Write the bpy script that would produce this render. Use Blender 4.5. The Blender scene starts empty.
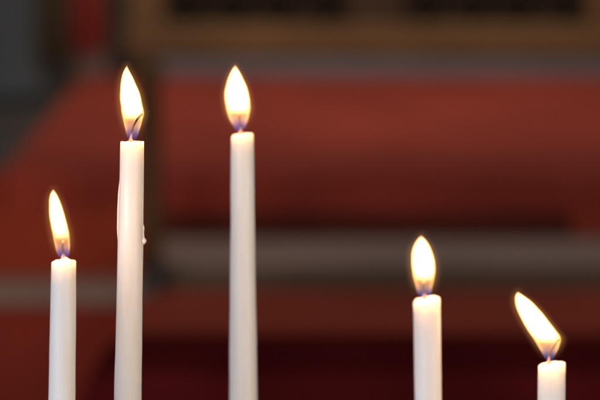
import bpy, bmesh, math, random
from mathutils import Vector, Matrix, noise as mnoise
random.seed(7)
C = bpy.context.scene.collection
sc = bpy.context.scene

# ------------------------------------------------------------------ camera
EYE = Vector((0, 0, 1.30)); PITCH = math.radians(8.0); LENS = 100.0; SENS = 36.0
FPX = 600 * LENS / SENS
cam = bpy.data.cameras.new("camera"); camo = bpy.data.objects.new("camera", cam); C.objects.link(camo)
camo.location = EYE; camo.rotation_euler = (math.pi / 2 - PITCH, 0, 0)
cam.lens = LENS; cam.sensor_width = SENS; cam.clip_start = 0.05; cam.clip_end = 60
cam.dof.use_dof = True; cam.dof.focus_distance = 0.762; cam.dof.aperture_fstop = 6.0
sc.camera = camo

# ------------------------------------------------------------------ light
w = bpy.data.worlds.new("World"); sc.world = w; w.use_nodes = True
bg = w.node_tree.nodes["Background"]; bg.inputs[0].default_value = (0.62, 0.66, 0.75, 1); bg.inputs[1].default_value = 0.10

def area(name, loc, target, size, power, col, size_y=None):
    l = bpy.data.lights.new(name, 'AREA'); l.shape = 'RECTANGLE'; l.size = size; l.size_y = size_y or size
    l.energy = power; l.color = col
    o = bpy.data.objects.new(name, l); C.objects.link(o); o.location = loc
    o.rotation_euler = (Vector(target) - Vector(loc)).to_track_quat('-Z', 'Y').to_euler()
    return o
area("window_light", (-1.1, -0.5, 1.55), (0.0, 0.76, 1.15), 1.0, 23.0, (0.88, 0.90, 1.0), 1.4)
area("candle_fill", (1.3, -0.3, 1.4), (0.05, 0.76, 1.15), 0.9, 16.0, (1.0, 0.84, 0.74), 1.2)  # unseen warm fill lamp for the candles, from the right front
area("chancel_light", (0.4, 6.9, 4.4), (0.2, 6.6, 0.6), 3.0, 46, (1.0, 0.90, 0.80), 2.2)
area("screen_fill", (0.2, 4.7, 2.7), (-0.1, 8.3, 1.1), 0.9, 13, (1.0, 0.92, 0.84), 0.9)  # unseen fill lamp, added to brighten the screen and the red curtain
l_ = area("left_step_fill", (-1.5, 2.2, 1.9), (-0.75, 3.9, 0.5), 0.4, 0.7, (1.0, 0.72, 0.50)); l_.data.spread = math.radians(50)  # unseen narrow fill, added to lift the left flight of steps
sc.view_settings.view_transform = 'Standard'; sc.view_settings.look = 'None'
sc.view_settings.exposure = 0; sc.view_settings.gamma = 1
sc.cycles.volume_step_rate = 0.25
sc.cycles.use_denoising = True
sc.cycles.max_bounces = 8

# ------------------------------------------------------------------ helpers
cp, sp = math.cos(PITCH), math.sin(PITCH)
def ray(px, py):
    u = (px - 300) / FPX; v = (200 - py) / FPX
    return Vector((u, cp + v * sp, -sp + v * cp))
def P(px, py, Y):
    d = ray(px, py); return EYE + d * (Y / d.y)

def tag(o, label=None, cat=None, group=None, kind=None):
    if label: o['label'] = label
    if cat: o['category'] = cat
    if group: o['group'] = group
    if kind: o['kind'] = kind
    return o
def empty(name, loc):
    o = bpy.data.objects.new(name, None); o.empty_display_size = 0.02; C.objects.link(o); o.location = loc; return o
def link(name, bm, mat, parent=None, loc=(0, 0, 0), smooth=False):
    me = bpy.data.meshes.new(name); bmesh.ops.recalc_face_normals(bm, faces=bm.faces)
    bm.to_mesh(me); bm.free(); me.materials.append(mat)
    if smooth:
        for p in me.polygons: p.use_smooth = True
    o = bpy.data.objects.new(name, me); C.objects.link(o); o.location = loc
    if parent: o.parent = parent
    return o
def box(bm, x0, x1, y0, y1, z0, z1, bev=0.0):
    r = bmesh.ops.create_cube(bm, size=1.0)
    vs = r['verts']
    for v in vs:
        v.co = Vector(((x0 + x1) / 2 + v.co.x * (x1 - x0), (y0 + y1) / 2 + v.co.y * (y1 - y0), (z0 + z1) / 2 + v.co.z * (z1 - z0)))
    if bev:
        es = list({e for v in vs for e in v.link_edges})
        bmesh.ops.bevel(bm, geom=es, offset=bev, segments=3, profile=0.5, affect='EDGES')
def lathe(bm, prof, cx=0, cy=0, n=32):
    rings = []
    for r, z in prof:
        rings.append([bm.verts.new((cx + r * math.cos(2 * math.pi * k / n), cy + r * math.sin(2 * math.pi * k / n), z)) for k in range(n)])
    for a, b in zip(rings, rings[1:]):
        for k in range(n): bm.faces.new((a[k], a[(k + 1) % n], b[(k + 1) % n], b[k]))
    bm.faces.new(rings[0]); bm.faces.new(rings[-1])
def tube(bm, pts, rad, n=10):
    pts = [Vector(p) for p in pts]; rings = []
    for i, p in enumerate(pts):
        t = (pts[min(i + 1, len(pts) - 1)] - pts[max(i - 1, 0)]).normalized()
        a = t.cross(Vector((0.1, 1, 0.05))).normalized(); b = t.cross(a)
        r = rad[i] if isinstance(rad, (list, tuple)) else rad
        rings.append([bm.verts.new(p + (a * math.cos(2 * math.pi * k / n) + b * math.sin(2 * math.pi * k / n)) * r) for k in range(n)])
    for a, b in zip(rings, rings[1:]):
        for k in range(n): bm.faces.new((a[k], a[(k + 1) % n], b[(k + 1) % n], b[k]))
    bm.faces.new(rings[0]); bm.faces.new(rings[-1])

def mat(name, col, rough=0.7, var=0.15, scale=8.0, stretch=(1, 1, 1), col2=None, metal=0.0, bump=0.0, bscale=120.0, sheen=0.0, spec=0.12):
    m = bpy.data.materials.new(name); m.use_nodes = True; nt = m.node_tree; N = nt.nodes; L = nt.links
    b = N["Principled BSDF"]; b.inputs['Roughness'].default_value = rough; b.inputs['Metallic'].default_value = metal
    b.inputs['Specular IOR Level'].default_value = spec
    if sheen: b.inputs['Sheen Weight'].default_value = sheen
    tc = N.new('ShaderNodeTexCoord'); mp = N.new('ShaderNodeMapping'); mp.inputs['Scale'].default_value = stretch
    nz = N.new('ShaderNodeTexNoise'); nz.inputs['Scale'].default_value = scale; nz.inputs['Detail'].default_value = 6
    rp = N.new('ShaderNodeValToRGB')
    c2 = col2 or tuple(c * (1 - 2 * var) for c in col)
    rp.color_ramp.elements[0].position = 0.3; rp.color_ramp.elements[0].color = (*c2, 1)
    rp.color_ramp.elements[1].position = 0.7; rp.color_ramp.elements[1].color = (*col, 1)
    L.new(tc.outputs['Object'], mp.inputs[0]); L.new(mp.outputs[0], nz.inputs[0]); L.new(nz.outputs['Fac'], rp.inputs[0])
    L.new(rp.outputs[0], b.inputs['Base Color'])
    if bump:
        n2 = N.new('ShaderNodeTexNoise'); n2.inputs['Scale'].default_value = bscale
        bp = N.new('ShaderNodeBump'); bp.inputs['Strength'].default_value = bump; bp.inputs['Distance'].default_value = 0.004
        L.new(tc.outputs['Object'], n2.inputs[0]); L.new(n2.outputs['Fac'], bp.inputs['Height']); L.new(bp.outputs[0], b.inputs['Normal'])
    return m

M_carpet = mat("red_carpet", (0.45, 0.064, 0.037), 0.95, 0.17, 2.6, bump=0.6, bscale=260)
M_riser = mat("shaded_red_carpet", (0.15, 0.028, 0.020), 0.95, 0.22, 2.2, bump=0.6, bscale=260)  # same carpet darkened in colour to paint the shade above the stone step
M_low = mat("rust_red_carpet", (0.46, 0.070, 0.032), 0.95, 0.14, 2.2, bump=0.6, bscale=260)
M_floor = mat("grey_flagstone", (0.085, 0.068, 0.058), 0.7, 0.22, 1.8, bump=0.3, bscale=40)
M_nosing = mat("worn_stone", (0.42, 0.285, 0.23), 0.75, 0.14, 3.0, (1, 3, 3), bump=0.3, bscale=60)
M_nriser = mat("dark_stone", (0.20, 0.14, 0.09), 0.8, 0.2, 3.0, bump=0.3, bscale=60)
M_wood = mat("carved_oak", (0.42, 0.235, 0.10), 0.5, 0.25, 5.0, (0.5, 4, 6), bump=0.2)
M_wooddark = mat("dark_oak", (0.10, 0.055, 0.028), 0.5, 0.25, 6.0, (3, 3, 0.6))
M_wood2 = mat("mid_oak", (0.15, 0.09, 0.050), 0.5, 0.25, 6.0, (3, 3, 0.6))
M_recess = mat("black_recess", (0.016, 0.013, 0.012), 0.8, 0.2, 6.0)
M_plinth = mat("grey_limestone", (0.34, 0.33, 0.34), 0.8, 0.18, 2.5, (0.5, 1, 3))
M_pillar = mat("blue_grey_stone", (0.105, 0.118, 0.125), 0.8, 0.2, 1.5, bump=0.4, bscale=30)
M_wall = mat("brown_plaster", (0.24, 0.15, 0.09), 0.9, 0.25, 1.2)
M_cloth = mat("red_cloth", (0.80, 0.16, 0.12), 0.9, 0.08, 2.0, (6, 6, 0.5))
M_maroon = mat("maroon_velvet", (0.135, 0.012, 0.013), 0.9, 0.2, 4.0, spec=0.0)
M_post = mat("brown_post_wood", (0.20, 0.105, 0.045), 0.45, 0.2, 5.0, (4, 4, 0.7))
M_metal = mat("dull_pewter", (0.15, 0.15, 0.14), 0.45, 0.2, 14.0, metal=0.8)
M_greenstrip = mat("slate_green", (0.09, 0.10, 0.085), 0.8, 0.2, 2.0)

# ------------------------------------------------------------------ setting: chancel with carpeted steps
def dep(py): return math.atan(-ray(300, py).z / ray(300, py).y)
Y1 = 4.0;  H1 = Y1 * math.tan(dep(172)); YB = H1 / math.tan(dep(76))
H2 = Y1 * math.tan(dep(236)); Y2 = H2 / math.tan(dep(262)); H3 = Y2 * math.tan(dep(287)); Y3 = 2.7
Z = lambda h: EYE.z - h
def wx(px, Y): return P(px, 200, Y).x
XP = wx(149, 3.75)                                   # where the left and right flights meet
bm = bmesh.new(); box(bm, -3.2, 3.2, 0.9, YB + 2, -0.02, 0.0)
tag(link('floor', bm, M_floor), kind='structure')
HF = H3
# far landing: carpet runner on a stone platform
bm = bmesh.new(); box(bm, -3.2, 3.2, Y1 + 0.14, YB + 1.5, 0.004, Z(H1) - 0.013)
tag(link('stone_landing', bm, M_floor), kind='structure')
bm = bmesh.new(); RN = 0.095
prof = [(YB - .02, Z(H1) - .012), (YB - .02, Z(H1))] + [(Y1 + RN - RN * math.sin(q * math.pi / 24), Z(H1) - RN + RN * math.cos(q * math.pi / 24)) for q in range(13)] + [(Y1 + .012, Z(H1) - RN), (Y1 + RN + .03, Z(H1) - .012)]
pl = [bm.verts.new((-0.72 - 0.26 * (y - Y1) / (YB - Y1), y, z)) for y, z in prof]; pr_ = [bm.verts.new((2.6, y, z)) for y, z in prof]
for q in range(len(prof)): bm.faces.new((pl[q], pl[(q + 1) % len(prof)], pr_[(q + 1) % len(prof)], pr_[q]))
bmesh.ops.triangulate(bm, faces=[bm.faces.new(pl), bm.faces.new(pr_)])
tag(link('carpet_runner', bm, M_carpet), kind='structure')
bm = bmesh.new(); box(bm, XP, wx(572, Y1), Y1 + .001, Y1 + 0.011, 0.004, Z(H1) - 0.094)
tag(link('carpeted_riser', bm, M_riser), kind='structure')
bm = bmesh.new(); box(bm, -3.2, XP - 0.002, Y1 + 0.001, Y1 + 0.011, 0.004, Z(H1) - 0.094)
box(bm, wx(572, Y1) + .001, 2.6, Y1 + 0.001, Y1 + 0.011, 0.004, Z(H1) - 0.094)  # right end of the riser: light painted in with the brighter carpet colour
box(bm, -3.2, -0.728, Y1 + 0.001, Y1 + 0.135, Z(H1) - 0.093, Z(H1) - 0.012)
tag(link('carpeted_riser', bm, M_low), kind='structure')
# right flight: stone step then a rust carpeted step
bm = bmesh.new(); box(bm, XP, 2.6, Y2, Y1 - 0.003, 0.004, Z(H2), 0.004)
tag(link('stone_step', bm, M_nosing), kind='structure')
bm = bmesh.new(); box(bm, XP + 0.001, 2.59, Y2 - 0.012, Y2 - 0.002, Z(H3) + 0.002, Z(H2) - 0.012)
tag(link('stone_step_riser', bm, M_nriser), kind='structure')
bm = bmesh.new(); box(bm, XP + 0.001, 2.6, Y3, Y2 - 0.014, 0.004, Z(H3), 0.006)
tag(link('carpeted_step', bm, M_low), kind='structure')
# left flight
H2L = Y1 * math.tan(dep(275)); Y2L = H2L / math.tan(dep(293))
bm = bmesh.new(); box(bm, -3.2, XP - 0.003, Y2L, Y1 - 0.005, Z(H2L) - 0.03, Z(H2L), 0.003)
tag(link('stone_ledge', bm, M_nosing), kind='structure')
bm = bmesh.new(); box(bm, -3.2, XP - 0.003, Y2L + 0.006, Y1 - 0.006, 0.004, Z(H2L) - 0.032)
tag(link('carpeted_ledge_front', bm, M_carpet), kind='structure')
# back wall and side pillar
bm = bmesh.new(); box(bm, -3.2, 3.2, YB + 1.5, YB + 1.7, 0.0, 4.0)
tag(link('back_wall', bm, M_wall, None), kind='structure')

# blue grey stone pillar on the left
YP = YB - 1.2
pr = 0.34; pcx = wx(38, YP) - pr
bm = bmesh.new()
zb = Z(H1) - 0.011
lathe(bm, [(pr + .04, zb), (pr + .04, zb + .05), (pr + .03, zb + .07), (pr + .01, zb + .10), (pr, zb + .12), (pr, zb + 2.6)], pcx, YP, 48)
tag(link('stone_pillar', bm, M_pillar, smooth=True), 'thick blue-grey stone pillar at the far left edge behind the carpet', 'pillar')

# red hanging beside the screen
x0, x1 = wx(76, YB), wx(110, YB)
bm = bmesh.new(); n = 24; zt, z0 = Z(0) + 0.9, P(90, 52, YB).z
grid = []
for i in range(n + 1):
    x = x0 + (x1 - x0) * i / n; y = YB - 0.06 + 0.018 * math.sin(i / n * 6 * math.pi)
    grid.append([bm.verts.new((x, y, z0)), bm.verts.new((x, y, zt)), bm.verts.new((x, y + 0.008, zt)), bm.verts.new((x, y + 0.008, z0))])
for a, b in zip(grid, grid[1:]):
    for k in range(4): bm.faces.new((a[k], b[k], b[(k + 1) % 4], a[(k + 1) % 4]))
bm.faces.new(grid[0]); bm.faces.new(grid[-1])
tag(link('red_curtain', bm, M_cloth, smooth=True), 'narrow red cloth hanging left of the carved wooden screen', 'curtain')

# slate strip (door jamb) between cloth and screen, plaster pedestal below
bm = bmesh.new(); box(bm, wx(110, YB), wx(124, YB), YB + 0.05, YB + 0.2, Z(H1), Z(0) + 0.9, 0.01)
tag(link('slate_jamb', bm, M_greenstrip), 'dark grey-green upright strip between red cloth and wooden screen', 'jamb')
bm = bmesh.new(); box(bm, wx(74, YB), wx(108.5, YB), YB + 0.02, YB + 0.085, Z(H1) - 0.011, P(90, 53, YB).z, 0.01)
tag(link('stone_kerb', bm, M_nosing), 'low brownish stone block under the red hanging cloth', 'block')

# carved oak screen on a limestone plinth
scr = empty('carved_screen', (wx(380, YB), YB, Z(H1)))
tag(scr, 'carved oak screen with dark tracery panels across the top of the background', 'screen')
def sl(name, bm, m, par=None):
    o = link(name, bm, m, par or scr); o.matrix_parent_inverse = Matrix.Translation(-Vector(scr.location)); return o
sx0, sx1 = wx(126, YB), wx(640, YB)
bm = bmesh.new(); box(bm, sx0 + .12, sx1, YB - 0.02, YB + 0.3, Z(H1) - .011, P(0, 60, YB).z, 0.008)
sl('plinth', bm, M_plinth)
bm = bmesh.new(); box(bm, sx0, sx1, YB + 0.03, YB + 0.2, P(0, 59.5, YB).z, P(0, 51, YB).z, 0.01)
sl('base_moulding', bm, M_wood)
bm = bmesh.new(); box(bm, sx0, sx1, YB, YB + 0.2, P(0, 50.8, YB).z, P(0, 25, YB).z, 0.012)
sl('rail', bm, M_wood)
ztop = EYE.z + 0.7; zr = P(0, 24.8, YB).z
for a, b in ((128, 164), (586, 604)):
    bm = bmesh.new(); box(bm, wx(a, YB), wx(b, YB), YB + 0.01, YB + 0.18, zr, ztop, 0.01)
    if a == 586: pass
    sl('stile', bm, M_wood)
bm = bmesh.new(); box(bm, wx(347, YB), wx(402, YB), YB + 0.03, YB + 0.17, zr, ztop, 0.01)
sl('stile', bm, M_wood2)
def panel(pa, pb):
    xa, xb = wx(pa, YB), wx(pb, YB)
    bm = bmesh.new(); box(bm, xa, xb, YB + 0.10, YB + 0.13, zr, ztop)
    pn = sl('panel', bm, M_recess)
    bm = bmesh.new()
    k = 4; s = (xb - xa) / k; zz = zr + 0.001
    for i in range(k):
        for j in range(4):
            cx = xa + s * (i + .5); cz = zz + s * (j + .35)
            ring = [(cx + 0.43 * s * math.cos(t) * (1 + .18 * math.cos(4 * t)), YB + 0.085, cz + 0.43 * s * math.sin(t) * (1 + .18 * math.cos(4 * t))) for t in [2 * math.pi * q / 24 for q in range(25)]]
            tube(bm, ring, 0.010, 6)
    for i in range(-3, k + 1):
        tube(bm, [(max(xa, xa + s * i), YB + 0.088, zz + max(0, -i) * s), (xa + min(k, i + 4) * s, YB + 0.088, zz + (min(k, i + 4) - i) * s)], 0.008, 6)
    tr = link('tracery', bm, M_wood2, pn)
    return pn
panel(164.5, 346.5); panel(402.5, 585.5)

# slim rail post between the flights
YQ = Y2 - 0.05
pb = P(152, 332, YQ)
post = empty('rail_post', (pb.x, YQ, Z(H3))); tag(post, 'slim brown rail post with dull metal foot where the steps meet', 'post')
bm = bmesh.new(); rr = 0.026
zt = P(150, 60, YQ).z; zc = P(150, 262, YQ).z; zb = Z(H3)
zl = lambda z: z - zb
lathe(bm, [(rr, zl(zc) + .002), (rr * 1.05, zl(zc) + .10), (rr * .96, zl(zc) + .14), (rr, zl(zc) + .2), (rr, zl(zt) - .05), (rr * 1.25, zl(zt) - .04), (rr * 1.25, zl(zt) - .02), (rr * .9, zl(zt))], 0, 0, 24)
link('shaft', bm, M_post, post, smooth=True)
bm = bmesh.new(); h = zl(zc)
lathe(bm, [(rr * 1.35, 0.0), (rr * 1.35, h * .10), (rr * 1.0, h * .2), (rr * .95, h * .35), (rr * 1.1, h * .45), (rr * 1.1, h * .55), (rr * .72, h * .62), (rr * .9, h * .78), (rr * 1.1, h * .88), (rr * .95, h)], 0, 0, 24)
link('metal_foot', bm, M_metal, post, smooth=True)

# maroon kneeler in the foreground of the steps
YK = 2.62
kz = P(300, 333, YK).z; kx0 = wx(92, YK); kx1 = wx(660, YK)
kn = empty('kneeler', ((kx0 + kx1) / 2, YK - .12, 0.0)); tag(kn, 'long dark maroon velvet kneeler at the foot of the steps', 'kneeler')
inv = Matrix.Translation(-Vector(kn.location))
bm = bmesh.new(); box(bm, kx0, kx1, YK - 0.26, YK, kz - 0.20, kz)
vert_es = [e for e in bm.edges if abs(e.verts[0].co.x - kx0) < 1e-4 and abs(e.verts[1].co.x - kx0) < 1e-4]
bmesh.ops.bevel(bm, geom=[e for e in bm.edges if all(v.co.z > kz - 1e-4 and v.co.x < kx0 + 1e-4 for v in e.verts)], offset=0.075, segments=10, profile=0.5, affect='EDGES')
bmesh.ops.bevel(bm, geom=[e for e in bm.edges if all(v.co.z > kz - 1e-4 for v in e.verts)], offset=0.045, segments=8, profile=0.5, affect='EDGES', clamp_overlap=True)
o = link('cushion', bm, M_maroon, kn, smooth=False); o.matrix_parent_inverse = inv
bm = bmesh.new(); box(bm, kx0 + .03, kx1 - .03, YK - 0.24, YK - .02, 0.0, kz - 0.202, 0.01)
o = link('wooden_base', bm, M_wooddark, kn); o.matrix_parent_inverse = inv

# ------------------------------------------------------------------ candles
def wax_material(nm, scl):
    m = bpy.data.materials.new(nm); m.use_nodes = True; nt = m.node_tree; N = nt.nodes; L = nt.links
    b = N["Principled BSDF"]
    tc = N.new('ShaderNodeTexCoord'); mp = N.new('ShaderNodeMapping'); mp.inputs['Scale'].default_value = (1, 1, .12)
    nz = N.new('ShaderNodeTexNoise'); nz.inputs['Scale'].default_value = 220; nz.inputs['Detail'].default_value = 4
    rp = N.new('ShaderNodeValToRGB')
    rp.color_ramp.elements[0].color = (0.84, 0.735, 0.68, 1); rp.color_ramp.elements[1].color = (0.92, 0.83, 0.78, 1)
    rp.color_ramp.elements[0].position = .3; rp.color_ramp.elements[1].position = .7
    L.new(tc.outputs['Object'], mp.inputs[0]); L.new(mp.outputs[0], nz.inputs[0]); L.new(nz.outputs['Fac'], rp.inputs[0]); L.new(rp.outputs[0], b.inputs['Base Color'])
    b.inputs['Subsurface Weight'].default_value = 1.0
    b.inputs['Subsurface Radius'].default_value = (1.0, 0.76, 0.40); b.inputs['Subsurface Scale'].default_value = scl
    b.inputs['Roughness'].default_value = 0.42; b.inputs['IOR'].default_value = 1.43
    bp = N.new('ShaderNodeBump'); bp.inputs['Strength'].default_value = .25; bp.inputs['Distance'].default_value = .0004
    n2 = N.new('ShaderNodeTexNoise'); n2.inputs['Scale'].default_value = 420; n2.inputs['Detail'].default_value = 3
    L.new(mp.outputs[0], n2.inputs[0]); L.new(n2.outputs['Fac'], bp.inputs['Height']); L.new(bp.outputs[0], b.inputs['Normal'])
    return m
M_wax = wax_material('candle_wax', 0.022); M_drip = wax_material('dripped_wax', 0.0008)

def wick_material(zglow):
    m = bpy.data.materials.new("burnt_wick"); m.use_nodes = True; nt = m.node_tree; N = nt.nodes; L = nt.links
    b = N["Principled BSDF"]; b.inputs['Roughness'].default_value = .8
    tc = N.new('ShaderNodeTexCoord'); sx = N.new('ShaderNodeSeparateXYZ'); L.new(tc.outputs['Object'], sx.inputs[0])
    mr = N.new('ShaderNodeMapRange'); mr.inputs[1].default_value = 0.0; mr.inputs[2].default_value = zglow
    L.new(sx.outputs['Z'], mr.inputs[0])
    rp = N.new('ShaderNodeValToRGB'); e = rp.color_ramp.elements
    e[0].position = .10; e[0].color = (.60, .40, .27, 1); e[1].position = .34; e[1].color = (.045, .026, .02, 1)
    L.new(mr.outputs[0], rp.inputs[0]); L.new(rp.outputs[0], b.inputs['Base Color'])
    r2 = N.new('ShaderNodeValToRGB'); e = r2.color_ramp.elements
    e[0].position = .80; e[0].color = (0, 0, 0, 1); e[1].position = 1.0; e[1].color = (1, .30, .04, 1)
    L.new(mr.outputs[0], r2.inputs[0]); L.new(r2.outputs[0], b.inputs['Emission Color']); b.inputs['Emission Strength'].default_value = 1.3
    return m

HALO = 0.0038  # width of the faint emissive shell imitating lens glow round each flame
def flame_material(cxs, ws, H, hmm, gain=1.0):
    """Incandescent gas: emission only volume, sooty yellow body, added orange lens-glow mantle, weak blue foot, dim cone round the wick."""
    m = bpy.data.materials.new("candle_flame"); m.use_nodes = True; nt = m.node_tree; N = nt.nodes; L = nt.links
    N.clear()
    out = N.new('ShaderNodeOutputMaterial'); em = N.new('ShaderNodeEmission'); L.new(em.outputs[0], out.inputs['Volume'])
    tc = N.new('ShaderNodeTexCoord'); s = N.new('ShaderNodeSeparateXYZ'); L.new(tc.outputs['Object'], s.inputs[0])
    def mth(op, a, b=None, clamp=False):
        n = N.new('ShaderNodeMath'); n.operation = op; n.use_clamp = clamp
        for i, v in enumerate((a, b)):
            if v is None: continue
            if isinstance(v, (int, float)): n.inputs[i].default_value = v
            else: L.new(v, n.inputs[i])
        return n.outputs[0]
    t = mth('DIVIDE', s.outputs['Z'], H, True)
    def curve(pts):
        n = N.new('ShaderNodeFloatCurve'); c = n.mapping.curves[0]
        c.points[0].location = pts[0]; c.points[1].location = pts[-1]
        for p in pts[1:-1]: c.points.new(*p)
        n.mapping.update(); L.new(t, n.inputs['Value']); return n.outputs[0]
    cx = mth('MULTIPLY', mth('SUBTRACT', curve([(a, b / H + .5) for a, b in cxs]), .5), H)
    hw = mth('MAXIMUM', mth('MULTIPLY', curve([(a, b / H) for a, b in ws]), H), 0.00015)
    dx = mth('DIVIDE', mth('SUBTRACT', s.outputs['X'], cx), hw); dy = mth('DIVIDE', s.outputs['Y'], hw)
    r = mth('SQRT', mth('ADD', mth('MULTIPLY', dx, dx), mth('MULTIPLY', dy, dy)))
    fn = N.new('ShaderNodeTexNoise'); fn.inputs['Scale'].default_value = 130; fn.inputs['Detail'].default_value = 1
    L.new(tc.outputs['Object'], fn.inputs[0])
    r = mth('ADD', r, mth('MULTIPLY', mth('SUBTRACT', fn.outputs['Fac'], .5), .15))
    def smooth(v, a, b, lo=0., hi=1.):
        n = N.new('ShaderNodeMapRange'); n.interpolation_type = 'SMOOTHSTEP'
        n.inputs[1].default_value = a; n.inputs[2].default_value = b; n.inputs[3].default_value = lo; n.inputs[4].default_value = hi
        L.new(v, n.inputs[0]); return n.outputs[0]
    b0 = smooth(t, 0.02, 0.22); body = mth('MULTIPLY', b0, b0)
    up = smooth(t, .26, .60)                         # the hollow foot closes into a full body
    shell = smooth(r, .72, .95)
    fill = mth('ADD', mth('MULTIPLY', up, 1500.0 * gain), mth('MULTIPLY', mth('MULTIPLY', shell, 520.0), mth('SUBTRACT', 1.0, up)))
    edge = smooth(r, 1.04, .84)
    zo = mth('DIVIDE', mth('MAXIMUM', mth('SUBTRACT', s.outputs['Z'], H), 0.0), HALO)
    ro = mth('DIVIDE', mth('MAXIMUM', mth('MULTIPLY', mth('SUBTRACT', r, 1.0), hw), 0.0), HALO)
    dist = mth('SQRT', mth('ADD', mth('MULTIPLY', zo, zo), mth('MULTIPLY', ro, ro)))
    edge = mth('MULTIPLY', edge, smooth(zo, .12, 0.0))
    halo = mth('MULTIPLY', mth('MULTIPLY', mth('POWER', smooth(dist, 1.0, -.25), 1.3), smooth(t, .0, .35)), 24.0)
    ystr = mth('ADD', mth('MULTIPLY', mth('MULTIPLY', body, fill), edge), halo)
    blue = mth('MULTIPLY', mth('MULTIPLY', mth('MULTIPLY', smooth(t, -.02, .08), smooth(t, .30, .08)), edge), mth('MULTIPLY', smooth(r, .15, .85, .2, 1.), 70.0))
    mc = N.new('ShaderNodeMix'); mc.data_type = 'RGBA'
    L.new(smooth(r, .95, .6), mc.inputs['Factor']); mc.inputs['A'].default_value = (1, .45, .13, 1); mc.inputs['B'].default_value = (1, .62, .27, 1)
    v1 = N.new('ShaderNodeVectorMath'); v1.operation = 'SCALE'; L.new(mc.outputs['Result'], v1.inputs[0]); L.new(ystr, v1.inputs['Scale'])
    v2 = N.new('ShaderNodeVectorMath'); v2.operation = 'SCALE'; v2.inputs[0].default_value = (.06, .20, 1.0); L.new(blue, v2.inputs['Scale'])
    ad = N.new('ShaderNodeVectorMath'); ad.operation = 'ADD'; L.new(v1.outputs[0], ad.inputs[0]); L.new(v2.outputs[0], ad.inputs[1])
    L.new(ad.outputs[0], em.inputs['Color']); em.inputs['Strength'].default_value = 1.0
    return m

def interp(pts, t):
    # Catmull-Rom through (t, v)
    n = len(pts)
    for i in range(n - 1):
        if pts[i][0] <= t <= pts[i + 1][0]:
            p0 = pts[max(i - 1, 0)]; p1 = pts[i]; p2 = pts[i + 1]; p3 = pts[min(i + 2, n - 1)]
            h = p2[0] - p1[0]; u = (t - p1[0]) / h
            m1 = (p2[1] - p0[1]) / (p2[0] - p0[0]) * h; m2 = (p3[1] - p1[1]) / (p3[0] - p1[0]) * h
            return (2*u**3 - 3*u*u + 1) * p1[1] + (u**3 - 2*u*u + u) * m1 + (-2*u**3 + 3*u*u) * p2[1] + (u**3 - u*u) * m2
    return pts[-1][1]

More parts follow.
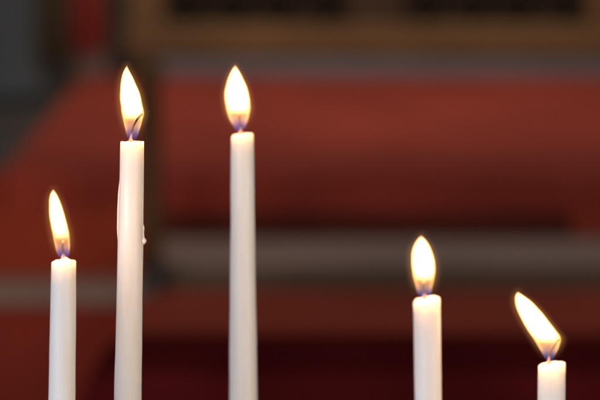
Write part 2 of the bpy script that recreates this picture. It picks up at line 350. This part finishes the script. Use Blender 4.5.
GROUP = 'lit white taper candles standing in a staggered row'
def candle(label, Y, top, bot, rim, flame, wick, power=0.055, depth=1.0, gain=1.0, seed=0, exts=None):
    """top/bot: (x_left, x_right, y) of the stick; rim: dict of slope and mound; flame rows: (y, x_left, x_right); wick: points (px, py, dy)."""
    a = P((top[0] + top[1]) / 2, top[2], Y); b = P((bot[0] + bot[1]) / 2, bot[2], Y)
    ra = (P(top[1], top[2], Y) - P(top[0], top[2], Y)).length / 2; rb = (P(bot[1], bot[2], Y) - P(bot[0], bot[2], Y)).length / 2
    ax = b - a; k = (a.z - 0.98) / (a.z - b.z); foot = a + ax * k; rf = ra + (rb - ra) * min(k, 1.6)
    root = empty('taper_candle', foot); tag(root, label, 'candle', GROUP)
    def cen(z): return a + ax * ((a.z - z) / (a.z - b.z))
    def rad(z):
        q = (a.z - z) / (a.z - b.z); return ra + (rb - ra) * min(max(q, 0), 1.6)
    loc = -foot
    bm = bmesh.new(); n = 56; rings = []
    zs = []; z = foot.z
    while z < a.z - 0.004: zs.append(z); z += 0.0022
    zs += [a.z - 0.003, a.z - 0.0022, a.z - 0.0015]
    sl_, mo, dish, rnd = rim.get('slope', 0), rim.get('mound', (0, 0, 1)), rim.get('dish', .0012), rim.get('round', .0008)
    jag = rim.get('jag', .0003)
    def toph(x, y, r, th):
        f = r / ra
        return sl_ * x / ra * (min(f, 1)) - rim.get('back', 0) * y / ra + mo[0] * math.exp(-((x - mo[1]) ** 2 + y * y) / (mo[2] ** 2)) \
               - dish * (1 - min(f / .82, 1) ** 4) - rnd * max(0, (f - .80) / .2) ** 2.4 + jag * mnoise.noise(Vector((math.cos(th) * 2.3, math.sin(th) * 2.3, seed * 3.1))) * f
    def wob(th, z): return 1 + .03 * mnoise.noise(Vector((math.cos(th) * 1.1 + seed, math.sin(th) * 1.1, z * 32))) + .010 * mnoise.noise(Vector((math.cos(th) * 3 + seed, math.sin(th) * 3, z * 120)))
    for z in zs:
        c = cen(z); rg = []
        near = max(0, 1 - (a.z - z) / .006)
        for q in range(n):
            th = 2 * math.pi * q / n; r = rad(z) * wob(th, z)
            hz = toph(r * math.cos(th), r * math.sin(th), ra, th) * near
            rg.append(bm.verts.new((c.x + r * math.cos(th), c.y + r * math.sin(th), z + hz)))
        rings.append(rg)
    c = cen(a.z)
    for f in (.99, .965, .93, .88, .8, .7, .58, .45, .3, .16):
        rg = []
        for q in range(n):
            th = 2 * math.pi * q / n; r = ra * f * wob(th, a.z)
            rg.append(bm.verts.new((c.x + r * math.cos(th), c.y + r * math.sin(th), a.z + toph(r * math.cos(th), r * math.sin(th), r, th))))
        rings.append(rg)
    for r1, r2 in zip(rings, rings[1:]):
        for q in range(n): bm.faces.new((r1[q], r1[(q + 1) % n], r2[(q + 1) % n], r2[q]))
    bm.faces.new(rings[0]); bm.faces.new(rings[-1])
    bmesh.ops.translate(bm, vec=loc, verts=bm.verts)
    body = link('wax_stick', bm, M_wax, root, smooth=True)
    # drips and runs are sub-parts of the stick
    for nm, pts, rr_ in (exts or []):
        bm = bmesh.new()
        pp = [P(x, y, Y + dy) - foot for x, y, dy in pts]
        fine = []; fr = []
        for i in range(len(pp) - 1):
            for u in range(5):
                u /= 5; fine.append(pp[i].lerp(pp[i + 1], u)); fr.append(rr_[i] + (rr_[i + 1] - rr_[i]) * (3*u*u - 2*u**3))
        fine.append(pp[-1]); fr.append(rr_[-1])
        tube(bm, fine, fr, 14)
        link(nm, bm, M_drip, body, smooth=True)
    # wick
    wp = [P(x, y, Y + dy) for x, y, dy in wick]
    wb = wp[0]; fine = []
    for i in range(len(wp) - 1):
        for u in range(6):
            p0 = wp[max(i - 1, 0)]; p1 = wp[i]; p2 = wp[i + 1]; p3 = wp[min(i + 2, len(wp) - 1)]; u_ = u / 6
            fine.append(.5 * ((2 * p1) + (-p0 + p2) * u_ + (2*p0 - 5*p1 + 4*p2 - p3) * u_**2 + (-p0 + 3*p1 - 3*p2 + p3) * u_**3))
    fine.append(wp[-1])
    bm = bmesh.new(); R = .00054
    tube(bm, [p - wb for p in fine], [R * (1.7 if i < 3 else 1.0) * (.65 if i == len(fine) - 1 else 1) for i in range(len(fine))], 10)
    wk = link('wick', bm, wick_material((fine[-1] - wb).z), root, loc=wb - foot, smooth=True)
    # flame
    rows = sorted(flame, key=lambda r: -r[0])
    rows[0] = (rows[0][0] + 1.8, rows[0][1], rows[0][2])
    base = P((rows[0][1] + rows[0][2]) / 2, rows[0][0], Y)
    tip = P((rows[-1][1] + rows[-1][2]) / 2, rows[-1][0], Y); H = tip.z - base.z
    cs, ws = [], []
    for y, xl, xr in rows:
        p = P(xl, y, Y); q = P(xr, y, Y); tt = (p.z - base.z) / H
        cs.append((tt, (p.x + q.x) / 2 - base.x)); ws.append((tt, (q.x - p.x) / 2))
    bm = bmesh.new(); n = 40; rings = []
    K = 60
    for i in range(K + 1):
        t = 1 - (1 - i / K) ** 1.4; e = HALO / H; t = t * (1 + e)
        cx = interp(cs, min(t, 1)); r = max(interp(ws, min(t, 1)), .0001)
        r += HALO * min(1, t / .12) * (1 if t <= 1 else math.sqrt(max(0, 1 - ((t - 1) / e) ** 2)) ) if t < 1 else HALO * math.sqrt(max(.0004, 1 - ((t - 1) / e) ** 2))
        rings.append([bm.verts.new((cx + r * math.cos(2*math.pi*q/n), r * depth * math.sin(2*math.pi*q/n), t * H)) for q in range(n)])
    for r1, r2 in zip(rings, rings[1:]):
        for q in range(n): bm.faces.new((r1[q], r1[(q + 1) % n], r2[(q + 1) % n], r2[q]))
    bm.faces.new(rings[0]); bm.faces.new(rings[-1])
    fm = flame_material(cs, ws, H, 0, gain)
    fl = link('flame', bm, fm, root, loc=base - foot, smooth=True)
    ld = bpy.data.lights.new('flame_glow', 'POINT'); ld.energy = power; ld.color = (1, .52, .20); ld.shadow_soft_size = .0022
    lo = bpy.data.objects.new('flame_glow', ld); C.objects.link(lo); lo.parent = fl
    lo.location = (interp(cs, .45), 0, H * .45)
    return root

candle('white taper at the left, shorter, with narrow flame above a waxy mound', 0.722,
       (51.5, 76.2, 261), (48.5, 75, 400), dict(mound=(.0024, .0004, .0026), jag=.0006, dish=.0006, round=.0006),
       [(258.5, 61, 65), (256, 58, 69), (252, 56.2, 70), (245, 54.5, 70.4), (235, 52.5, 69.5), (225, 50.5, 67.3), (215, 49.3, 64.6), (205, 48.9, 61.6), (198, 49.3, 58.8), (193, 50.7, 56), (190, 52.7, 53.8)],
       [(63.5, 258, 0), (63.2, 252, -.0006), (62.5, 246, -.0012), (63.5, 241, -.0016)], seed=1)
candle('tall white taper with hardened wax drips down its side and a bent wick', 0.764,
       (120.3, 144, 142), (114.3, 141.5, 400), dict(mound=(.0005, .0008, .003), jag=.0005, dish=.0009, round=.0002),
       [(140, 130, 134), (137, 127, 137.5), (130, 125, 140), (120, 122.8, 143), (113, 121.2, 144.2), (105, 120.4, 142.8), (95, 119.9, 140.5), (85, 120.3, 136.6), (76, 121.8, 132.4), (70, 124, 129.2), (66, 126.4, 127.2)],
       [(130.8, 141, 0), (131.2, 135, -.001), (133.5, 126, -.003), (138, 118, -.0042), (142.6, 113.5, -.0040)], seed=2,
       exts=[('wax_drip', [(142.3, 222, -.001), (142.5, 228, -.001), (142.6, 233, -.001), (142.6, 238, -.001), (143.6, 241, -.001), (143.2, 244.2, -.001)], [.0003, .0009, .0007, .0009, .0014, .0007]),
             ('wax_run', [(120.0, 178, -.001), (119.0, 195, -.001), (118.5, 212, -.001), (118.0, 228, -.001), (118.2, 244, -.001)], [.0002, .0005, .0006, .0005, .0002])])
candle('tall white taper in the centre-left with rounded shoulder and broad upright flame', 0.835,
       (231, 253.6, 134), (229.3, 257.2, 400), dict(slope=.0008, mound=(.0004, -.0004, .003), dish=.0002, round=.0013),
       [(131.5, 237, 241), (129, 234.5, 244.5), (126, 232.8, 246), (120, 229.6, 248.3), (113, 226.8, 250), (105, 225.2, 250.4), (95, 224.6, 249.2), (85, 226, 246), (76, 229, 241.8), (70, 232, 238.4), (66, 234.6, 235.8)],
       [(240.5, 133, 0), (240.6, 127, -.0008), (239.4, 119, -.0014), (240.2, 112, -.0012)], seed=3)
candle('white taper right of centre with sloped top and short fat flame', 0.682,
       (413.2, 440.2, 298.5), (414.8, 441.5, 400), dict(slope=.0011, mound=(.0003, .001, .003), dish=.0002, round=.0010),
       [(297.5, 421, 427), (295, 418.3, 430.8), (292, 417, 431.6), (287, 415.6, 432.6), (280, 413.6, 434.4), (270, 411.9, 435.3), (260, 411.2, 434.6), (250, 412.6, 431.4), (243, 415.3, 427.8), (239, 418, 424.6), (236.5, 420.5, 422)],
       [(424.5, 298, 0), (424.3, 293, -.0008), (423.3, 287, -.0014), (424.2, 281, -.0012)], seed=4)
candle('lowest white taper at the right corner with flame leaning far left', 0.702,
       (538.2, 565.4, 364), (537.8, 565.2, 400), dict(slope=.0008, mound=(.0002, 0, .003), jag=.0004, dish=.0008, round=.0003),
       [(361.5, 547.5, 552), (359, 545, 553.5), (352, 541, 557), (345, 536.8, 560), (338, 532.4, 561), (330, 527.4, 555.6), (320, 521.6, 547.8), (310, 517, 539.6), (302, 515, 532), (296, 515.2, 524), (292.5, 517.2, 518.6)],
       [(548.8, 363.5, 0), (549.2, 357, -.001), (551.2, 350, -.0026), (555.5, 343, -.0038), (559.2, 339, -.0036)], depth=.85, seed=5)
